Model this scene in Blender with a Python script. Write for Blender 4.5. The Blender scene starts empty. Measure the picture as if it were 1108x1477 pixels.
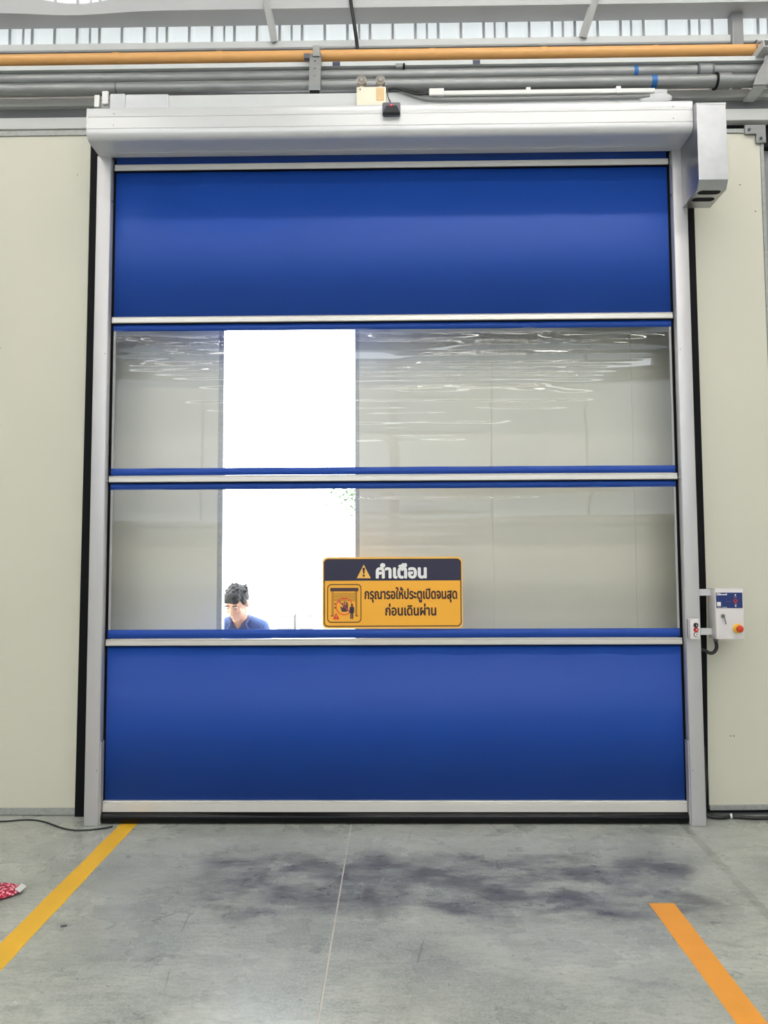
import bpy, bmesh, math, random
from mathutils import Vector, Matrix
random.seed(7)
S = bpy.context.scene
C = S.collection
PI = math.pi

# ------------------------------------------------------------------ camera
def camera():
    cd = bpy.data.cameras.new('camera'); co = bpy.data.objects.new('camera', cd); C.objects.link(co)
    cd.sensor_fit = 'HORIZONTAL'; cd.sensor_width = 36.0; cd.lens = 36.0*1110/1108
    cd.clip_start = 0.05; cd.clip_end = 500
    tilt, yaw, roll = 0.065, 0.0143, -0.0044
    fw = Vector((-math.sin(yaw)*math.cos(tilt), math.cos(yaw)*math.cos(tilt), math.sin(tilt)))
    rt = Vector((math.cos(yaw), math.sin(yaw), 0)); up = rt.cross(fw)
    r = rt*math.cos(roll)+up*math.sin(roll); u = -rt*math.sin(roll)+up*math.cos(roll)
    m = Matrix((r, u, -fw)).transposed().to_4x4(); m.translation = Vector((0.0198, -4.7933, 1.5855))
    co.matrix_world = m; S.camera = co
camera()

# ------------------------------------------------------------------ sky, lamps, exposure
def world():
    w = bpy.data.worlds.new('overcast_sky'); S.world = w; w.use_nodes = True
    bg = w.node_tree.nodes['Background']
    bg.inputs[0].default_value = (0.88, 0.94, 1.0, 1); bg.inputs[1].default_value = 8.0
world()
LAMP = 48.0            # strength of the diffusers on the added, unseen ceiling lamps
def portal(x, y, z, w, h, rx):          # guides daylight sampling through an opening of the building
    l = bpy.data.lights.new('daylight_portal', 'AREA'); l.shape = 'RECTANGLE'; l.size = w; l.size_y = h; l.cycles.is_portal = True
    o = bpy.data.objects.new('daylight_portal', l); C.objects.link(o); o.location = (x, y, z); o.rotation_euler = (rx, 0, 0)
portal(0, -13.1, 4.6, 13.2, 4.0, PI/2)       # invented windows in the hall's unseen back wall
portal(-.69, .5, 2.2, .95, 4.3, -PI/2)       # gap to the yard behind the door
S.view_settings.view_transform = 'Standard'; S.view_settings.look = 'None'
S.view_settings.exposure = 0.03; S.view_settings.gamma = 1.0
try: S.view_settings.use_curve_mapping = False
except Exception: pass

# ------------------------------------------------------------------ materials
def lin(c):
    return tuple(((v/255)/12.92 if v/255 <= .04045 else ((v/255+.055)/1.055)**2.4) for v in c)+(1,)
def mat(name, col, rough=.5, metal=0., var=0., vs=3., bump=0., bs=40., spec=.5, stretch=(1,1,1), alpha=None):
    m = bpy.data.materials.new(name); m.use_nodes = True; nt = m.node_tree; p = nt.nodes['Principled BSDF']
    c = lin(col); p.inputs['Base Color'].default_value = c
    p.inputs['Roughness'].default_value = rough; p.inputs['Metallic'].default_value = metal
    p.inputs['Specular IOR Level'].default_value = spec
    tc = nt.nodes.new('ShaderNodeTexCoord'); mp = nt.nodes.new('ShaderNodeMapping')
    nt.links.new(tc.outputs['Object'], mp.inputs[0]); mp.inputs['Scale'].default_value = stretch
    n = nt.nodes.new('ShaderNodeTexNoise'); n.inputs['Scale'].default_value = vs; n.inputs['Detail'].default_value = 6
    nt.links.new(mp.outputs[0], n.inputs['Vector'])
    r = nt.nodes.new('ShaderNodeMix'); r.data_type = 'RGBA'
    v = max(var, .015)
    r.inputs['A'].default_value = tuple(max(0, x*(1-v)) for x in c[:3])+(1,)
    r.inputs['B'].default_value = tuple(min(1, x*(1+v)) for x in c[:3])+(1,)
    nt.links.new(n.outputs['Fac'], r.inputs['Factor']); nt.links.new(r.outputs['Result'], p.inputs['Base Color'])
    if bump:
        n2 = nt.nodes.new('ShaderNodeTexNoise'); n2.inputs['Scale'].default_value = bs; n2.inputs['Detail'].default_value = 3
        nt.links.new(mp.outputs[0], n2.inputs['Vector'])
        b = nt.nodes.new('ShaderNodeBump'); b.inputs['Strength'].default_value = bump; b.inputs['Distance'].default_value = .004
        nt.links.new(n2.outputs['Fac'], b.inputs['Height']); nt.links.new(b.outputs[0], p.inputs['Normal'])
    return m
def emit(name, col, s):
    m = bpy.data.materials.new(name); m.use_nodes = True; p = m.node_tree.nodes['Principled BSDF']
    p.inputs['Base Color'].default_value = lin(col); p.inputs['Emission Color'].default_value = lin(col); p.inputs['Emission Strength'].default_value = s
    return m

M = {}
M['cream'] = mat('cream_panel_paint', (212,209,193), .45, var=.05, vs=1.3, bump=.05, bs=9)
M['cream2'] = mat('cream_insulated_panel', (214,211,196), .5, var=.06, vs=1.6, bump=.06, bs=6)
M['hood'] = mat('white_aluminium', (212,212,213), .28, .15, var=.02, vs=2)
M['cover'] = mat('brushed_cover', (176,177,180), .32, .9, var=.16, vs=14, bump=.25, bs=6)
M['column'] = mat('satin_aluminium', (200,198,200), .38, .35, var=.04, vs=6, stretch=(6,6,.3))
M['slat'] = mat('anodised_slat', (218,214,208), .33, .3, var=.03, vs=3)
M['blue'] = mat('blue_pvc_fabric', (24,70,160), .5, var=.05, vs=2.2, bump=.12, bs=160, spec=.32)
M['black'] = mat('black_rubber', (13,13,16), .6, var=.15, vs=8, spec=.15)
M['rubber'] = mat('glossy_black_rubber', (8,8,9), .14, var=.2, vs=6, bump=.25, bs=4, spec=.22, stretch=(.6,1,1))
M['steel'] = mat('grey_painted_steel', (142,142,143), .5, var=.08, vs=4)
M['steel_light'] = mat('light_grey_steel', (205,207,207), .5, var=.06, vs=5)
M['galv'] = mat('galvanised_steel', (142,143,143), .38, .45, var=.22, vs=22, stretch=(.35,1,1))
M['galv_trim'] = mat('spangled_galvanised_trim', (165,166,163), .5, .25, var=.3, vs=55)
M['siding'] = mat('white_profiled_siding', (236,237,236), .45, var=.03, vs=2)
def translucent_sheet():
    m = mat('translucent_white_siding', (238,239,238), .45, var=.03, vs=2); nt = m.node_tree; p = nt.nodes['Principled BSDF']
    t = nt.nodes.new('ShaderNodeBsdfTranslucent'); t.inputs[0].default_value = (.62, .63, .62, 1)
    mx = nt.nodes.new('ShaderNodeMixShader'); mx.inputs[0].default_value = .13
    nt.links.new(p.outputs[0], mx.inputs[1]); nt.links.new(t.outputs[0], mx.inputs[2]); nt.links.new(mx.outputs[0], nt.nodes['Material Output'].inputs[0]); return m
M['sheet'] = translucent_sheet()
M['rib_shade'] = mat('rib_shade_grey', (186,187,188), .5, var=.05); M['rib_shade_pale'] = mat('rib_shade_pale_grey', (208,209,210), .5, var=.05)  # greys for the shaded sides of the siding ribs
M['backing'] = mat('beige_grey_sheet', (190,183,178), .6, var=.08, vs=4, stretch=(.4,1,1))
M['orange'] = mat('orange_yellow_pipe_paint', (226,170,104), .35, var=.07, vs=7)
M['white_plastic'] = mat('white_plastic', (232,231,228), .4, var=.02)
M['box_white'] = mat('white_powder_coat', (226,220,220), .42, var=.02)
M['cream_plastic'] = mat('aged_cream_plastic', (243,232,210), .45, var=.05, vs=12)
M['amber_panel'] = mat('tan_lens', (226,190,138), .35, var=.1, vs=30)
M['lamp_case'] = mat('dusty_lamp_case', (168,158,146), .5, var=.12, vs=40)
M['glass_lens'] = mat('grey_lamp_lens', (118,110,100), .2, var=.15, vs=60)
M['black_plastic'] = mat('black_plastic', (24,24,34), .3, var=.1)
M['dark_grey'] = mat('dark_grey_plastic', (92,92,104), .4, var=.08)
M['cable'] = mat('black_cable_sheath', (26,26,28), .45, var=.1)
M['tape_yellow'] = mat('yellow_floor_tape', (240,186,48), .5, var=.1, vs=9, bump=.08, bs=50)
M['tape_orange'] = mat('orange_floor_tape', (244,164,58), .45, var=.08, vs=9, bump=.08, bs=50)
M['tape_blue'] = mat('blue_marking_tape', (22,98,170), .4, var=.08)
M['tape_navy'] = mat('navy_marking_label', (44,46,76), .4, var=.08)
M['sign_yellow'] = mat('sign_yellow', (247,178,52), .4, var=.02)
M['sign_rim'] = mat('sign_rim', (246,190,90), .4, var=.02)
M['sign_navy'] = mat('sign_navy', (36,34,62), .35, var=.03)
M['sign_dark'] = mat('sign_dark_print', (58,26,20), .45, var=.03)
M['sign_white'] = mat('sign_white', (240,238,236), .4, var=.02)
M['sign_red'] = mat('sign_red', (226,66,44), .4, var=.03)
M['panel_blue'] = mat('panel_blue', (34,52,112), .3, var=.05)
M['red'] = mat('red_button', (196,42,44), .3, var=.05)
M['estop_red'] = mat('orange_red_knob', (206,64,28), .3, var=.05)
M['estop_yellow'] = mat('yellow_collar', (240,196,70), .4, var=.05)
M['chrome'] = mat('chrome', (190,190,192), .15, .95)
M['soft_wrap'] = mat('cloudy_plastic_film', (208,209,212), .25, var=.08, vs=7, bump=.4, bs=14)
M['hall_wall'] = mat('hall_wall_sheet', (214,214,208), .6, var=.05, vs=1)
M['ceiling'] = mat('ceiling_sheet', (214,215,216), .6, var=.04, vs=1)
M['yard'] = mat('yard_concrete', (196,194,188), .8, var=.1, vs=1)
M['leaf'] = mat('green_leaf', (84,104,66), .5, var=.2, vs=9)
M['bark'] = mat('grey_bark', (120,108,94), .8, var=.2, vs=12)
M['block'] = mat('pale_concrete_block', (150,148,146), .8, var=.08, vs=5)
M['skin'] = mat('skin', (205,158,134), .5, var=.05, vs=14)
M['hair'] = mat('black_hair', (20,18,20), .6, var=.3, vs=60, bump=.6, bs=70)
M['denim'] = mat('blue_denim', (74,96,150), .75, var=.2, vs=30, bump=.2, bs=120)
M['trousers'] = mat('dark_trousers', (52,56,68), .8, var=.15, vs=20)
M['shoe'] = mat('black_shoe', (30,28,28), .5, var=.1)
M['lamp'] = emit('added_lamp_diffuser', (255,251,244), LAMP)
M['led_red'] = emit('red_led', (255,60,60), 3.0)

def cloth_mat():
    m = mat('pink_red_print_cloth', (214,92,116), .85); nt = m.node_tree; p = nt.nodes['Principled BSDF']
    tc = nt.nodes.new('ShaderNodeTexCoord'); v = nt.nodes.new('ShaderNodeTexVoronoi'); v.inputs['Scale'].default_value = 75
    nt.links.new(tc.outputs['Object'], v.inputs['Vector'])
    r = nt.nodes.new('ShaderNodeValToRGB'); r.color_ramp.interpolation = 'CONSTANT'
    e = r.color_ramp.elements; e[0].color = lin((246,170,182)); e[1].position = .34; e[1].color = lin((224,84,110))
    x = e.new(.55); x.color = lin((150,28,56)); x = e.new(.14); x.color = lin((250,205,210))
    nt.links.new(v.outputs['Distance'], r.inputs[0]); nt.links.new(r.outputs[0], p.inputs['Base Color'])
    return m
M['cloth'] = cloth_mat()

def vinyl_mat():
    m = bpy.data.materials.new('clear_vinyl'); m.use_nodes = True; nt = m.node_tree; N = nt.nodes; L = nt.links
    N.remove(N['Principled BSDF']); out = N['Material Output']
    tr = N.new('ShaderNodeBsdfTransparent'); tr.inputs[0].default_value = (.95, .955, .95, 1)
    gl = N.new('ShaderNodeBsdfGlossy'); gl.inputs['Roughness'].default_value = .012; gl.inputs[0].default_value = (1, 1, 1, 1)
    fr = N.new('ShaderNodeFresnel'); fr.inputs[0].default_value = 1.5
    mx = N.new('ShaderNodeMixShader')
    L.new(fr.outputs[0], mx.inputs[0]); L.new(tr.outputs[0], mx.inputs[1]); L.new(gl.outputs[0], mx.inputs[2]); L.new(mx.outputs[0], out.inputs[0])
    return m
M['vinyl'] = vinyl_mat()
def tint_mat():
    m = bpy.data.materials.new('sky_dimming_film'); m.use_nodes = True; N = m.node_tree.nodes; N.remove(N['Principled BSDF'])
    t = N.new('ShaderNodeBsdfTransparent'); t.inputs[0].default_value = (.50, .51, .52, 1)      # a pane has two faces
    m.node_tree.links.new(t.outputs[0], N['Material Output'].inputs[0]); return m
M['tint'] = tint_mat()  # film added to dim the sky behind the invented windows

def floor_mat():
    m = bpy.data.materials.new('worn_concrete_floor'); m.use_nodes = True; nt = m.node_tree; N = nt.nodes; L = nt.links; p = N['Principled BSDF']
    tc = N.new('ShaderNodeTexCoord'); P = tc.outputs['Object']
    sx = N.new('ShaderNodeSeparateXYZ'); L.new(P, sx.inputs[0])
    def noise(s, d=6, sc=(1,1,1), rough=.6):
        mp = N.new('ShaderNodeMapping'); mp.inputs['Scale'].default_value = sc; L.new(P, mp.inputs[0])
        n = N.new('ShaderNodeTexNoise'); n.inputs['Scale'].default_value = s; n.inputs['Detail'].default_value = d; n.inputs['Roughness'].default_value = rough
        L.new(mp.outputs[0], n.inputs['Vector']); return n.outputs['Fac']
    def rng(v, a, b, c=0., d=1.):
        r = N.new('ShaderNodeMapRange'); r.interpolation_type = 'SMOOTHSTEP'
        for k, x in zip(('From Min','From Max','To Min','To Max'), (a,b,c,d)): r.inputs[k].default_value = x
        L.new(v, r.inputs['Value']); return r.outputs[0]
    def math_(op, a, b):
        x = N.new('ShaderNodeMath'); x.operation = op
        for i, q in enumerate((a, b)):
            if isinstance(q, (int, float)): x.inputs[i].default_value = q
            else: L.new(q, x.inputs[i])
        return x.outputs[0]
    def mix(f, a, b):
        x = N.new('ShaderNodeMix'); x.data_type = 'RGBA'; L.new(f, x.inputs['Factor'])
        for k, q in (('A', a), ('B', b)):
            if isinstance(q, tuple): x.inputs[k].default_value = q
            else: L.new(q, x.inputs[k])
        return x.outputs['Result']
    base = mix(rng(noise(1.6, 8), .35, .65), lin((156,160,153)), lin((184,187,178)))
    base = mix(math_('MULTIPLY', rng(noise(7, 5, (.55,1.8,1), .55), .45, .75), .6), base, lin((128,132,127)))
    base = mix(math_('MULTIPLY', rng(noise(4, 5, (.6,1.3,1), .55), .48, .75), .5), base, lin((204,205,196)))
    base = mix(math_('MULTIPLY', rng(noise(34, 5, (.5,1.5,1), .7), .42, .62), .36), base, lin((120,123,118)))
    base = mix(math_('MULTIPLY', rng(noise(80, 3), .42, .62), .3), base, lin((205,206,198)))
    # grey wear stain in a long patch a metre in front of the door
    wob = math_('MULTIPLY', math_('SUBTRACT', noise(2.2, 4), .5), .7)
    yy = math_('ADD', sx.outputs['Y'], wob)
    band = math_('MULTIPLY', rng(yy, -1.32, -1.12), rng(yy, -.42, -.62))
    xx = math_('ADD', sx.outputs['X'], wob)
    band = math_('MULTIPLY', band, math_('MULTIPLY', rng(xx, -1.15, -.75), rng(xx, 1.75, 1.35)))
    st = math_('MULTIPLY', band, rng(noise(3.2, 8, (.8,1.6,1), .68), .36, .62))
    base = mix(math_('MULTIPLY', st, .88), base, lin((92,90,94)))
    blot = math_('MULTIPLY', band, rng(noise(6.5, 8, (.8,1.7,1), .72), .54, .68))
    base = mix(math_('MULTIPLY', blot, .7), base, lin((58,58,62)))
    # dark residue streak beside the right-hand tape
    ln = math_('ADD', sx.outputs['X'], math_('MULTIPLY', sx.outputs['Y'], -.0546))
    stripe = math_('MULTIPLY', rng(math_('ABSOLUTE', math_('SUBTRACT', ln, 1.747), 0), .03, .018), rng(sx.outputs['Y'], -2.6, -2.4))
    base = mix(math_('MULTIPLY', math_('MULTIPLY', stripe, rng(noise(4, 5), .3, .55)), .42), base, lin((104,106,102)))
    # faint cross streak on the left
    cs = math_('MULTIPLY', rng(math_('ABSOLUTE', math_('ADD', sx.outputs['Y'], 1.60), 0), .035, .02), math_('MULTIPLY', rng(sx.outputs['X'], -1.45, -1.4), rng(sx.outputs['X'], -.55, -.75)))
    base = mix(math_('MULTIPLY', math_('MULTIPLY', cs, rng(noise(5, 4), .4, .6)), .3), base, lin((110,112,110)))
    # thin scratches
    w = N.new('ShaderNodeTexVoronoi'); w.feature = 'DISTANCE_TO_EDGE'; w.inputs['Scale'].default_value = 1.1
    mp = N.new('ShaderNodeMapping'); mp.inputs['Scale'].default_value = (1.6,.7,1); mp.inputs['Rotation'].default_value = (0,0,.3); L.new(P, mp.inputs[0]); L.new(mp.outputs[0], w.inputs['Vector'])
    sc = math_('MULTIPLY', rng(w.outputs['Distance'], .006, .002), rng(noise(2.5, 2), .54, .64))
    base = mix(math_('MULTIPLY', sc, .5), base, lin((84,84,82)))
    sp = rng(noise(22, 3), .66, .72)
    base = mix(math_('MULTIPLY', sp, .5), base, lin((90,92,90)))
    L.new(base, p.inputs['Base Color'])
    L.new(rng(noise(3, 5), .3, .7, .22, .38), p.inputs['Roughness']); p.inputs['Specular IOR Level'].default_value = .5
    b = N.new('ShaderNodeBump'); b.inputs['Strength'].default_value = .12; b.inputs['Distance'].default_value = .003; L.new(noise(14, 8), b.inputs['Height']); L.new(b.outputs[0], p.inputs['Normal'])
    return m
M['floor'] = floor_mat()

# ------------------------------------------------------------------ mesh helpers
class MB:
    def __init__(s): s.bm = bmesh.new()
    def box(s, x0, x1, y0, y1, z0, z1, bev=0., seg=2, rot=None):
        r = bmesh.ops.create_cube(s.bm, size=1); v = r['verts']
        bmesh.ops.scale(s.bm, vec=(x1-x0, y1-y0, z1-z0), verts=v)
        if bev:
            e = list({q for w in v for q in w.link_edges}); rr = bmesh.ops.bevel(s.bm, geom=e, offset=bev, segments=seg, affect='EDGES', profile=.5)
            v = list({w for f in rr['faces'] for w in f.verts} | {w for w in v if w.is_valid})
        if rot: bmesh.ops.rotate(s.bm, cent=(0,0,0), matrix=rot, verts=v)
        bmesh.ops.translate(s.bm, vec=((x0+x1)/2, (y0+y1)/2, (z0+z1)/2), verts=v); return s
    def cyl(s, a, b, r0, r1=None, n=16, caps=True):
        a, b = Vector(a), Vector(b); d = b-a; r1 = r0 if r1 is None else r1
        q = d.to_track_quat('Z', 'Y').to_matrix().to_4x4(); q.translation = (a+b)/2
        bmesh.ops.create_cone(s.bm, cap_ends=caps, segments=n, radius1=r0, radius2=r1, depth=d.length, matrix=q); return s
    def sph(s, c, r, u=16, v=10, m=None):
        r = (r, r, r) if isinstance(r, (int, float)) else r
        mm = Matrix.Translation(c) @ (m or Matrix()) @ Matrix.Diagonal((*r, 1))
        bmesh.ops.create_uvsphere(s.bm, u_segments=u, v_segments=v, radius=1, matrix=mm); return s
    def tube(s, pts, r, n=10):
        pts = [Vector(p) for p in pts]; rings = []; ref = None
        rr = r if isinstance(r, (list, tuple)) else [r]*len(pts)
        for i, p in enumerate(pts):
            t = (pts[min(i+1, len(pts)-1)]-pts[max(i-1, 0)]).normalized()
            if ref is None: ref = Vector((0,0,1)) if abs(t.z) < .9 else Vector((1,0,0))
            ref = (ref-t*ref.dot(t)).normalized(); bi = t.cross(ref)
            rings.append([s.bm.verts.new(p+(ref*math.cos(k*2*PI/n)+bi*math.sin(k*2*PI/n))*rr[i]) for k in range(n)])
        for i in range(len(pts)-1):
            for k in range(n): s.bm.faces.new((rings[i][k], rings[i][(k+1)%n], rings[i+1][(k+1)%n], rings[i+1][k]))
        s.bm.faces.new(rings[0][::-1]); s.bm.faces.new(rings[-1]); return s
    def prism(s, prof, x0, x1):                 # profile of (y, z) run along X
        a = [s.bm.verts.new((x0, y, z)) for y, z in prof]; b = [s.bm.verts.new((x1, y, z)) for y, z in prof]; n = len(prof)
        for i in range(n): s.bm.faces.new((a[i], a[(i+1)%n], b[(i+1)%n], b[i]))
        s.bm.faces.new(a[::-1]); s.bm.faces.new(b); return s
    def poly(s, pts, y0, y1):                   # outline of (x, z) given depth in Y
        a = [s.bm.verts.new((x, y0, z)) for x, z in pts]; b = [s.bm.verts.new((x, y1, z)) for x, z in pts]; n = len(pts)
        for i in range(n): s.bm.faces.new((a[i], b[i], b[(i+1)%n], a[(i+1)%n]))
        s.bm.faces.new(a); s.bm.faces.new(b[::-1]); return s
    def ring(s, outer, inner, y0, y1):
        n = len(outer); V = []
        for pts in (outer, inner):
            for y in (y0, y1): V.append([s.bm.verts.new((x, y, z)) for x, z in pts])
        of, ob, nf, nb = V
        for i in range(n):
            j = (i+1)%n
            s.bm.faces.new((of[i], of[j], nf[j], nf[i])); s.bm.faces.new((of[j], of[i], ob[i], ob[j]))
            s.bm.faces.new((nf[i], nf[j], nb[j], nb[i])); s.bm.faces.new((ob[i], nb[i], nb[j], ob[j]))
        return s
    def build(s, name, m, parent=None, smooth=False, loc=None):
        bmesh.ops.recalc_face_normals(s.bm, faces=s.bm.faces[:])
        me = bpy.data.meshes.new(name); s.bm.to_mesh(me); s.bm.free(); me.materials.append(m)
        if smooth:
            for p in me.polygons: p.use_smooth = True
            if smooth != 'all':
                try: me.set_sharp_from_angle(angle=math.radians(38))
                except Exception: pass
        o = bpy.data.objects.new(name, me); C.objects.link(o)
        if parent:
            o.parent = parent
            t = parent; off = Vector((0,0,0))
            while t: off += Vector(t.location); t = t.parent
            o.location = Vector((0,0,0))-off if loc is None else loc
        return o
def tag(o, label, cat, group=None):
    o['label'] = label; o['category'] = cat
    if group: o['group'] = group
    return o
def struct(o): o['kind'] = 'structure'; return o
def thing(name, label, cat, loc=(0,0,0), group=None):
    o = bpy.data.objects.new(name, None); C.objects.link(o); o.location = loc; o.empty_display_size = .1
    return tag(o, label, cat, group)
def rrect(x0, x1, z0, z1, r, n=6):
    p = []
    for cx, cz, a0 in ((x1-r, z1-r, 0), (x0+r, z1-r, 90), (x0+r, z0+r, 180), (x1-r, z0+r, 270)):
        for k in range(n+1):
            a = math.radians(a0+90*k/n); p.append((cx+r*math.cos(a), cz+r*math.sin(a)))
    return p
def spline(pts, k=8):
    P = [Vector(p) for p in pts]; out = []
    for i in range(len(P)-1):
        p0, p1, p2, p3 = P[max(i-1,0)], P[i], P[i+1], P[min(i+2,len(P)-1)]
        for j in range(k):
            t = j/k; out.append(.5*((2*p1)+(p2-p0)*t+(2*p0-5*p1+4*p2-p3)*t*t+(3*p1-p0-3*p2+p3)*t**3))
    return out+[P[-1]]
def text(name, s, m, parent, x0, x1, zbase, zheight, y, bold=.0, depth=.0012):
    """lettering as thin raised mesh: fits x0..x1, capital body height zheight on the base line"""
    cu = bpy.data.curves.new(name, 'FONT'); cu.body = s; cu.size = 1; cu.resolution_u = 3
    t = bpy.data.objects.new(name, cu); C.objects.link(t); bpy.context.view_layer.update()
    dg = bpy.context.evaluated_depsgraph_get(); src = bpy.data.meshes.new_from_object(t.evaluated_get(dg))
    bpy.data.objects.remove(t); bpy.data.curves.remove(cu)
    xs = [v.co.x for v in src.vertices]; a, b = min(xs), max(xs)
    sx = (x1-x0)/(b-a)
    bm = bmesh.new(); k = 0
    shifts = [(0,0)]+([(bold*math.cos(q*PI/4), bold*math.sin(q*PI/4)) for q in range(8)] if bold else [])
    for i, (dx, dz) in enumerate(shifts):
        vs = [bm.verts.new((x0+(v.co.x-a)*sx+dx, y-i*1.5e-5, zbase+v.co.y*zheight+dz)) for v in src.vertices]
        for p in src.polygons:
            try: bm.faces.new([vs[q] for q in p.vertices])
            except ValueError: pass
    bm.normal_update()
    for f in bm.faces:
        if f.normal.y > 0: f.normal_flip()
    me = bpy.data.meshes.new(name); bm.to_mesh(me); bm.free(); me.materials.append(m)
    bpy.data.meshes.remove(src)
    o = bpy.data.objects.new(name, me); C.objects.link(o)
    o.parent = parent; off = Vector((0,0,0)); t = parent
    while t: off += Vector(t.location); t = t.parent
    o.location = -off
    return o

# ------------------------------------------------------------------ the setting
fl = struct(MB().box(-7.4, 7.4, -13, .6, -.30, -.014).build('floor', M['black']))
MB().box(-7.4, -.259, -13, .6, -.014, 0).build('slab', M['floor'], fl)
MB().box(-.252, 7.4, -13, .6, -.014, 0).build('slab', M['floor'], fl)
M['joint'] = mat('pale_joint_filler', (214,208,198), .8, var=.2, vs=30)
j = MB(); random.seed(3)
for k in range(120):
    y0 = -13+13.5*k/120; y1 = -13+13.5*(k+1)/120
    j.box(-.259, -.252, y0, y1, -.014, -.0015-random.random()*.003)
j.build('joint_filler', M['joint'], fl)
struct(MB().box(-40, 40, .6, 70, -.45, -.15).build('yard_ground', M['yard']))
struct(MB().box(-7.6, 7.6, -13.2, .7, 7.2, 7.4).build('ceiling', M['ceiling']))
struct(MB().box(-7.6, -7.4, -13.2, .7, -.3, 7.2).build('wall_left', M['hall_wall']))
struct(MB().box(7.4, 7.6, -13.2, .7, -.3, 7.2).build('wall_right', M['hall_wall']))
wb = struct(MB().box(-7.4, 7.4, -13.2, -13, -.3, 2.6).build('wall_back', M['hall_wall']))
MB().box(-7.4, 7.4, -13.2, -13, 5.9, 6.2).build('wall_head', M['hall_wall'], wb)
for x0, x1, z0, z1 in ((-7.4, 7.4, 6.6, 7.2), (-7.4, -6.3, 6.2, 6.6), (-3.7, -1.1, 6.2, 6.6), (6.1, 7.4, 6.2, 6.6)): MB().box(x0, x1, -13.2, -13, z0, z1).build('wall_head', M['hall_wall'], wb)  # openings left here are invented, a bright strip to streak the vinyl
MB().box(-6.6, 6.6, -13.105, -13.095, 2.6, 5.9).build('sky_dimming_pane', M['tint'], wb)  # added pane, dims the sky seen through the invented windows
for k in range(7): MB().box(-6.75+k*2.25-(.12 if k == 3 else .015), -6.75+k*2.25+(.12 if k == 3 else .015), -13.16, -13.02, 2.6, 5.9).build('added_mullion', M['steel'], wb)  # bars of the invented windows; the wide one reflects as a dark band
for x in (-7.0, 7.0): MB().box(x-.4, x+.4, -13.2, -13, 2.6, 5.9).build('wall_pier', M['hall_wall'], wb)

# cream wall panels on both sides of the door
wl = struct(MB().box(-7.4, -2.002, .15, .25, .03, 4.44, .003).build('wall_front_left', M['cream']))
MB().box(-7.4, -2.002, .140, .258, 4.440, 4.475, .002).build('top_trim', M['galv_trim'], wl)
MB().box(-7.4, -2.002, .138, .258, .004, .046, .002).build('bottom_trim', M['galv_trim'], wl)
MB().box(-2.010, -1.998, .143, .252, .046, 4.44, .001).build('edge_trim', M['cream'], wl)
for z in (.66,): MB().box(-7.4, -2.012, .1492, .152, z, z+.003).build('panel_joint', M['cream2'], wl)
wr = struct(MB().box(1.972, 2.440, .15, .25, .05, 4.40, .003).build('wall_front_right', M['cream']))
MB().box(1.972, 2.448, .140, .258, 4.400, 4.428, .002).build('top_trim', M['galv_trim'], wr)
MB().box(2.440, 2.462, .143, .256, .05, 4.40, .002).build('edge_trim', M['galv_trim'], wr)
MB().box(1.972, 2.462, .138, .258, .036, .066, .002, rot=Matrix.Rotation(-.012, 3, 'Y')).build('bottom_trim', M['galv_trim'], wr)
MB().box(1.972, 2.462, .142, .256, .020, .036).build('bottom_gap_strip', M['black'], wr)
for x, z in ((2.30, 4.05), (2.395, 3.87), (2.12, .487), (2.14, .487)):
    MB().cyl((x, .1495, z), (x, .147, z), .004).build('screw_hole', M['dark_grey'], wr)
for x, z in ((-2.085, 4.17), (-2.57, 3.0)):
    MB().cyl((x, .1495, z), (x, .147, z), .003).build('screw_hole', M['dark_grey'], wl)
br = thing('corner_bracket', 'grey steel L-shaped bracket screwed to top corner of right cream panel', 'bracket', (2.40, .14, 4.30))
MB().poly([(2.335,4.445),(2.470,4.445),(2.470,4.325),(2.408,4.325),(2.408,4.385),(2.335,4.385)], .128, .139).build('plate', M['galv'], br)
for x, z in ((2.362, 4.413), (2.437, 4.352)):
    MB().cyl((x, .128, z), (x, .120, z), .010, n=6).build('screw', M['dark_grey'], br)
    MB().cyl((x, .120, z), (x, .117, z), .005, n=8).build('screw', M['dark_grey'], br)

# black rubber strips between wall and guide columns
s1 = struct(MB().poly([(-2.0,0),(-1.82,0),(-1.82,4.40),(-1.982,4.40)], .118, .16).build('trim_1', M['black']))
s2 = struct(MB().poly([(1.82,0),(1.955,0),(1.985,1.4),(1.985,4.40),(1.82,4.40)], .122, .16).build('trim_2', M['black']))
# second row of panels just behind the door, with an open gap to the yard
pl = struct(MB().box(-3.4, -1.150, .35, .43, .012, 4.62, .002).build('wall_rear_left', M['cream2']))
MB().box(-1.172, -1.138, .347, .432, .012, 4.62, .001).build('edge_trim', M['galv_trim'], pl)
pr = struct(MB().box(-.235, 3.4, .352, .43, .012, 4.62).build('wall_rear_right', M['cream2']))
MB().box(-.247, -.220, .346, .434, .012, 4.62, .001).build('edge_trim', M['galv_trim'], pr)
for a, b in ((-.2195, .6715), (.6745, 1.6155), (1.6185, 2.56), (2.563, 3.4)):
    MB().box(a, b, .348, .3525, .012, 4.62).build('panel', M['cream2'], pr)
for x0, x1 in ((-7.4, -3.2), (3.2, 7.4)):
    struct(MB().box(x0, x1, .44, .5, -.2, 4.7).build('wall_outer', M['hall_wall']))
struct(MB().box(-5.9, 5.9, .445, .52, 4.45, 5.16).build('wall_lintel', M['backing']))

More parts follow.
